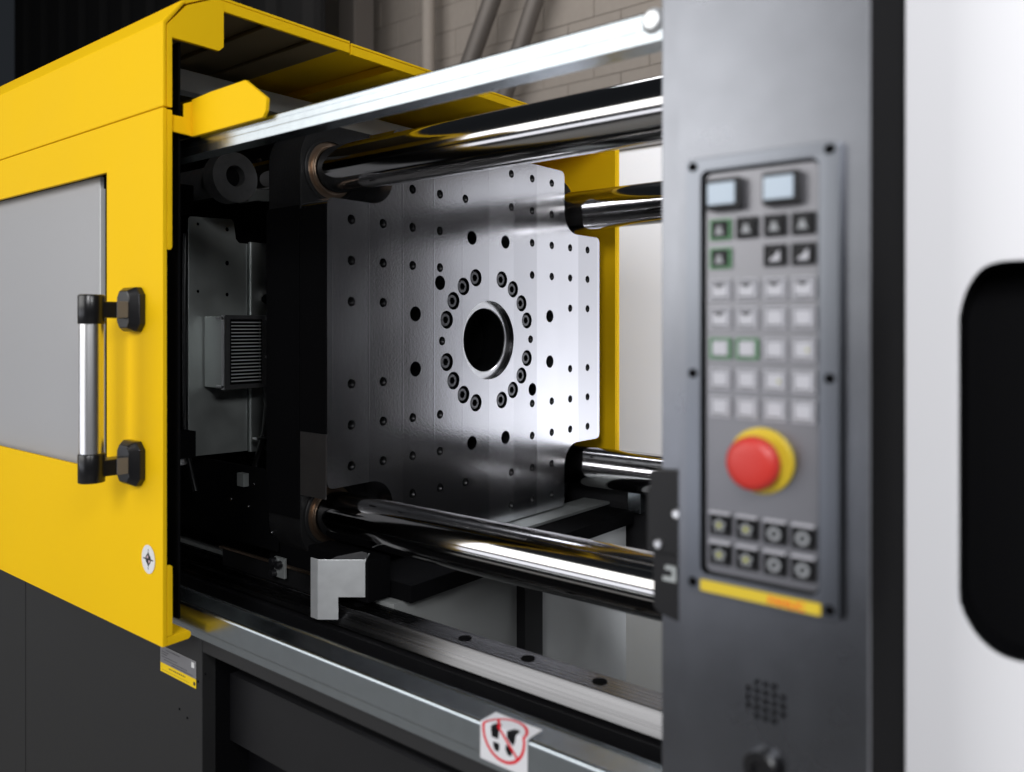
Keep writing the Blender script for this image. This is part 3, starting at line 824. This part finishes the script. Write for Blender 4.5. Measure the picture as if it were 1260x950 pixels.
sb = thing("slide_block", "black carriage slide block behind the folded galvanised bracket", "slide block", (-1.1, 0.84, -0.41))
MB().box(-1.17, -0.925, 0.806, 0.852, -0.408, -0.345).build("block", BLKD, sb, bevel=0.003)
MB().box(-1.30, -1.00, 0.800, 0.805, -0.430, -0.386).build("side_plate", CAST, sb, bevel=0.001)
MB().box(-1.30, -1.00, 0.7945, 0.7995, -0.3855, -0.382).build("brown_strip", BRASS, sb)
MB().box(-1.132, -1.105, 0.789, 0.794, -0.402, -0.370).build("clamp_plate", SHEET, sb, bevel=0.0008)
for x, h in ((-1.129, -0.3765), (-1.114, -0.380), (-1.129, -0.396)):
    MB().lathe((x, 0.789, h), 'y', [(-0.009, 0.0035), (-0.009, 0.0055), (-0.008, 0.006), (-0.0002, 0.006)], 16).build("cap_screw", BPLA, sb)
MB().box(-1.55, -1.135, 0.796, 0.80, -0.365, -0.235).build("lower_plate", BLKD, sb)
MB().box(-1.232, -1.212, 0.785, 0.7955, -0.268, -0.246).build("bracket", SHEET, sb, bevel=0.001)
for x, h in ((-1.195, -0.262), (-1.262, -0.296), (-1.21, -0.301), (-1.145, -0.335)):
    MB().lathe((x, 0.796, h), 'y', [(-0.004, 0.0012), (-0.004, 0.0022), (-0.003, 0.0028), (-0.0002, 0.0028)], 12).build("screw", DSTEEL, sb)

# ================================================================== control column
post = MB().box(-0.3025, -0.264, 0.552, 0.66, -1.35, 1.2).build("corner_post", COLP, bevel=0.002, cat="post")
post["label"] = "narrow grey upright post set back behind the left edge of the control column"
col = thing("control_column", "tall slate grey control column with keypad, red stop button and speaker holes", "control panel", (-0.2, 0.57, -1.35))
XL, XR = -0.2605, -0.139
spk = []
for j, (cnt) in enumerate((3, 5, 5, 5, 3)):
    for i in range(cnt):
        spk.append((-0.2005 + (i - (cnt - 1) / 2) * 0.0056, -0.2240 - j * 0.0053, 0.0019))
MB().plate([(XL, -1.35), (XR, -1.35), (XR, 1.2), (XL, 1.2)], spk, 'y', 0.500, 0.003, 10).build("front_sheet", COLP, col, bevel=0.0008, seg=2)
MB().box(XL, XL + 0.003, 0.5035, 0.5515, -1.35, 1.2).build("side_sheet", COLP, col)
MB().box(XR - 0.003, XR, 0.5035, 0.60, -1.35, 1.2).build("side_sheet", BLKD, col)  # slate side made black to paint its unlit shade
MB().box(XL + 0.004, XR - 0.004, 0.530, 0.598, -1.35, 1.2).build("core", BLKD, col)
# bezel
F = 0.4935
bz = MB().plate(rrect(-0.2520, -0.1535, -0.1735, 0.1095, 0.003, 3), [rrect(-0.2415, -0.1655, -0.1610, 0.1010, 0.005, 4)[::-1]], 'y', F, 0.0064).build("bezel", BEZ, col, bevel=0.0008)
MB().box(-0.2425, -0.1645, 0.4975, 0.4993, -0.162, 0.102).build("keypad", KEYP, col)
MB().plate(rrect(-0.2412, -0.1658, -0.1607, 0.1007, 0.0048, 4), [rrect(-0.2396, -0.1668, -0.1592, 0.0993, 0.004, 4)[::-1]], 'y', 0.4966, 0.0008).build("seal", BLKD, col)
for x in (-0.2470, -0.1592):
    for h in (0.1045, -0.0305, -0.1670):
        MB().lathe((x, F, h), 'y', [(-0.0016, 0.0014), (-0.0016, 0.0024), (-0.0008, 0.0030), (-0.0002, 0.0031)], 16).build("bezel_screw", BLKD, col)
# yellow brand strip with red lettering
MB().box(-0.2412, -0.1640, 0.4922, F - 0.0002, -0.1712, -0.1640).build("brand_strip", YPLA, col, bevel=0.0003)
tx = bpy.data.curves.new("t", 'FONT')
tx.body = "FANUC"
tx.size = 0.0068
tx.extrude = 0.00015
tx.offset = 0.00012
to = bpy.data.objects.new("t", tx)
C.objects.link(to)
tm = bpy.data.meshes.new_from_object(to.evaluated_get(bpy.context.evaluated_depsgraph_get()))
bpy.data.objects.remove(to)
tm.materials.clear(); tm.materials.append(PRINT_R)
lt = bpy.data.objects.new("lettering", tm)
_link(lt, (-0.1960, 0.4920, -0.1702 + ZC), col)
lt.rotation_euler = (R(90), 0, 0)

# two lit-looking square lamps at the top
for x in (-0.2245, -0.1875):
    b0 = MB().box(x - 0.0115, x + 0.0115, 0.4895, 0.4974, 0.0745, 0.0945).build("lamp_button", KEYD, col, bevel=0.0012)
    MB().box(x - 0.0100, x + 0.0085, 0.4882, 0.4894, 0.0775, 0.0915).build("lens", LCD, b0, bevel=0.0006)

COLX = (-0.2290, -0.2110, -0.1930, -0.1755)
def key(x, h, kind, green=False):
    w, t = 0.0071, 0.0067
    y0 = 0.4974
    fr = KEYG if green else (KEYD if kind in ('dark', 'half', 'flower', 'ring') else KEYW)
    k = MB().plate([(x - w, h - t), (x + w, h - t), (x + w, h + t), (x - w, h + t)], [[(x - w + 0.0011, h - t + 0.0011), (x - w + 0.0011, h + t - 0.0011), (x + w - 0.0011, h + t - 0.0011), (x + w - 0.0011, h - t + 0.0011)]], 'y', y0 - 0.0022, 0.0021).build("key", fr, col, bevel=0.0003)
    wi, ti = w - 0.0014, t - 0.0014
    m_ = MB()
    a = [m_.bm.verts.new((x + sx * wi, y0 - 0.0002, h + sz * ti + ZC)) for sx, sz in ((-1, -1), (1, -1), (1, 1), (-1, 1))]
    b = [m_.bm.verts.new((x + sx * (wi - 0.0009), y0 - 0.0030, h + sz * (ti - 0.0009) + ZC)) for sx, sz in ((-1, -1), (1, -1), (1, 1), (-1, 1))]
    for i in range(4):
        m_.bm.faces.new((a[i], a[(i + 1) % 4], b[(i + 1) % 4], b[i]))
    m_.bm.faces.new(b); m_.bm.faces.new(a[::-1])
    m_.build("cap", KEYD if kind in ('dark', 'half', 'flower', 'ring') else KEYW, k, bevel=0.0003)
    yi = y0 - 0.0031
    if kind == 'dark':
        MB().prism([(x - 0.0033, h - 0.0035), (x + 0.0033, h - 0.0035), (x + 0.0018, h - 0.0008), (x + 0.0010, h + 0.0022), (x - 0.0012, h + 0.0022), (x - 0.0020, h - 0.0008)], 'y', yi - 0.0002, yi).build("key_mark", ICON, k)
    elif kind == 'half':
        MB().prism([(x - 0.0034, h - 0.0036), (x + 0.0036, h - 0.0036), (x + 0.0036, h + 0.0030), (x - 0.0004, h - 0.0004)], 'y', yi - 0.0002, yi).build("key_mark", KEYW, k)
        MB().lathe((x - 0.0002, yi, h + 0.0002), 'y', [(-0.0005, 0.0011), (-0.0003, 0.0011)], 12).build("key_mark", BLKD, k)
    elif kind == 'tri':
        MB().prism([(x - 0.0044, h + 0.0040), (x + 0.0044, h + 0.0040), (x, h + 0.0012)], 'y', yi - 0.0002, yi).build("key_mark", KEYD, k)  # dark triangle paints the reflection on the cap's top facet
    elif kind == 'led':
        MB().box(x + 0.0024, x + 0.0036, yi - 0.0003, yi, h - 0.001, h + 0.001).build("key_mark", ICOY, k)
    elif kind == 'flower':
        for q in range(5):
            aa = 2 * PI * q / 5 + PI / 2
            MB().lathe((x + 0.0029 * math.cos(aa), yi, h + 0.0029 * math.sin(aa)), 'y', [(-0.0002, 0.0014), (-0.0001, 0.0014)], 10).build("key_mark", ICON, k)
        MB().lathe((x, yi, h), 'y', [(-0.0004, 0.0014), (-0.0002, 0.0014)], 10).build("key_mark", ICOY, k)
    elif kind == 'ring':
        pass
    if kind in ('flower', 'ring'):
        MB().box(x - 0.0071, x + 0.0071, y0 - 0.0035, y0 - 0.0001, h + 0.0069, h + 0.0083).build('guard_ridge', KEYW, k, bevel=0.0003)
    if kind == 'ring':
        MB().lathe((x, yi, h), 'y', [(-0.0001, 0.0042), (-0.0003, 0.0041), (-0.0003, 0.0021), (-0.0001, 0.0020)], 16, caps=False).build("key_mark", ICON, k)
    return k
KR = [(0.0625, ('dark', 'dark', 'dark', 'dark'), (0,)), (0.0440, ('dark', None, 'half', 'half'), (0,)), (0.0235, ('tri',) * 4, ()), (0.0055, ('tri', 'tri', 'w', 'w'), ()),
      (-0.0140, ('w', 'w', 'w', 'led'), (0, 1)), (-0.0335, ('w', 'w', 'led', 'w'), ()), (-0.0515, ('w',) * 4, ()),
      (-0.1275, ('flower', 'flower', 'ring', 'ring'), ()), (-0.1465, ('flower', 'flower', 'ring', 'ring'), ())]
for h, kinds, greens in KR:
    for i, kd in enumerate(kinds):
        if kd:
            key(COLX[i], h, kd, i in greens)
# emergency stop
es = MB().lathe((-0.2015, 0.4974, -0.0835), 'y', [(-0.0001, 0.0205), (-0.0035, 0.0205), (-0.0042, 0.0198), (-0.0042, 0.012)], 48).build("emergency_stop", YPLA, col, smooth=30)
MB().lathe((-0.2015, 0.4930, -0.0835), 'y', [(0.0, 0.0100), (-0.0050, 0.0105), (-0.0060, 0.0150), (-0.0080, 0.0166), (-0.0125, 0.0166), (-0.0155, 0.0150), (-0.0165, 0.0120), (-0.0170, 0.006), (-0.0171, 0.0004)], 48).build("red_head", RED, es, smooth=60)
MB().lathe((-0.2015, 0.500, -0.2760), 'y', [(-0.0002, 0.0115), (-0.006, 0.0115), (-0.0075, 0.0100), (-0.0075, 0.006), (-0.004, 0.0055)], 32).build("key_switch", BPLA, col, smooth=30)

# black latch bracket on the column's left side
lb = thing("latch_bracket", "black latch bracket with two pale screws between lower tie bar and control column", "bracket", (-0.285, 0.53, -0.21))
MB().prism([(-0.2985, -0.116), (-0.2965, -0.116), (-0.2965, -0.104), (-0.2935, -0.103), (-0.2665, -0.101), (-0.2665, -0.160), (-0.2985, -0.163)], 'y', 0.524, 0.534).build("upper_plate", BLK, lb, bevel=0.0008)
MB().prism([(-0.2965, -0.1635), (-0.2665, -0.1605), (-0.2665, -0.212), (-0.2925, -0.207), (-0.2965, -0.203)], 'y', 0.529, 0.545).build("lower_block", BLK, lb, bevel=0.0008)
for x, h in ((-0.2745, -0.132), (-0.289, -0.1555)):
    MB().lathe((x, 0.524, h), 'y', [(-0.0022, 0.0010), (-0.0022, 0.0026), (-0.0012, 0.0036), (-0.0002, 0.0038)], 16).build("screw", ALU, lb)
MB().prism([(-0.2850, -0.1705), (-0.2765, -0.1705), (-0.2765, -0.1815), (-0.2870, -0.1815), (-0.2870, -0.1785), (-0.2795, -0.1785), (-0.2795, -0.1735), (-0.2850, -0.1735)], 'y', 0.526, 0.5285).build("small_clip", SHEET, lb)

# white machine cover at the far right with dark rounded recess
YW = 0.579
k_ = YW / 0.6
wc = thing("white_cover", "big white machine cover with rounded black recess right of the control column", "cover", (0.1, 0.62, -1.35))
rec = []
def A(cx, cy, r, a0, a1, n=8):
    return [(cx + r * math.cos(R(a0 + (a1 - a0) * i / n)), cy + r * math.sin(R(a0 + (a1 - a0) * i / n))) for i in range(n + 1)]
XO, HT, HB = -0.1072, 0.0400, -0.2025
def smooth_curve(P, n=5):
    """Catmull-Rom through the corner points"""
    out = []
    for i in range(1, len(P) - 2):
        p0, p1, p2, p3 = P[i - 1], P[i], P[i + 1], P[i + 2]
        for k in range(n):
            t = k / n
            out.append(tuple(0.5 * (2 * p1[d] + (p2[d] - p0[d]) * t + (2 * p0[d] - 5 * p1[d] + 4 * p2[d] - p3[d]) * t * t
                                    + (3 * p1[d] - p0[d] - 3 * p2[d] + p3[d]) * t ** 3) for d in (0, 1)))
    return out + [P[-2]]
rec += smooth_curve([(XO, -0.02), (XO, 0.002), (XO + 0.0022, 0.0160), (XO + 0.0068, 0.0278), (XO + 0.0130, 0.0358), (XO + 0.0210, 0.0393), (XO + 0.0310, HT), (XO + 0.05, HT)])
rec += A(0.06, HT - 0.020, 0.020, 90, 30, 8) + A(0.062, HB + 0.025, 0.022, -30, -90, 8)
rec += smooth_curve([(XO + 0.05, HB - 0.0005), (XO + 0.0320, HB), (XO + 0.0230, -0.2010), (XO + 0.0140, -0.1960), (XO + 0.0066, -0.1870), (XO + 0.0016, -0.1765), (XO, -0.1660), (XO, -0.14)])
MB().plate([(-0.1385, -1.35), (0.5, -1.35), (0.5, 1.2), (-0.1385, 1.2)], [rec[::-1]], 'y', YW, 0.004).build("front_sheet", WHITE, wc, bevel=0.001)
MB().plate([(x, h) for x, h in rec], [], 'y', YW + 0.03, 0.004).build("recess_bottom", BLKD, wc)
m = MB()
n = len(rec)
f0 = [m.bm.verts.new((x, YW + 0.0005, h + ZC)) for x, h in rec]
f1 = [m.bm.verts.new((x, YW + 0.030, h + ZC)) for x, h in rec]
for i in range(n):
    m.bm.faces.new((f0[i], f0[(i + 1) % n], f1[(i + 1) % n], f1[i]))
m.build("recess_rim", BLKD, wc)
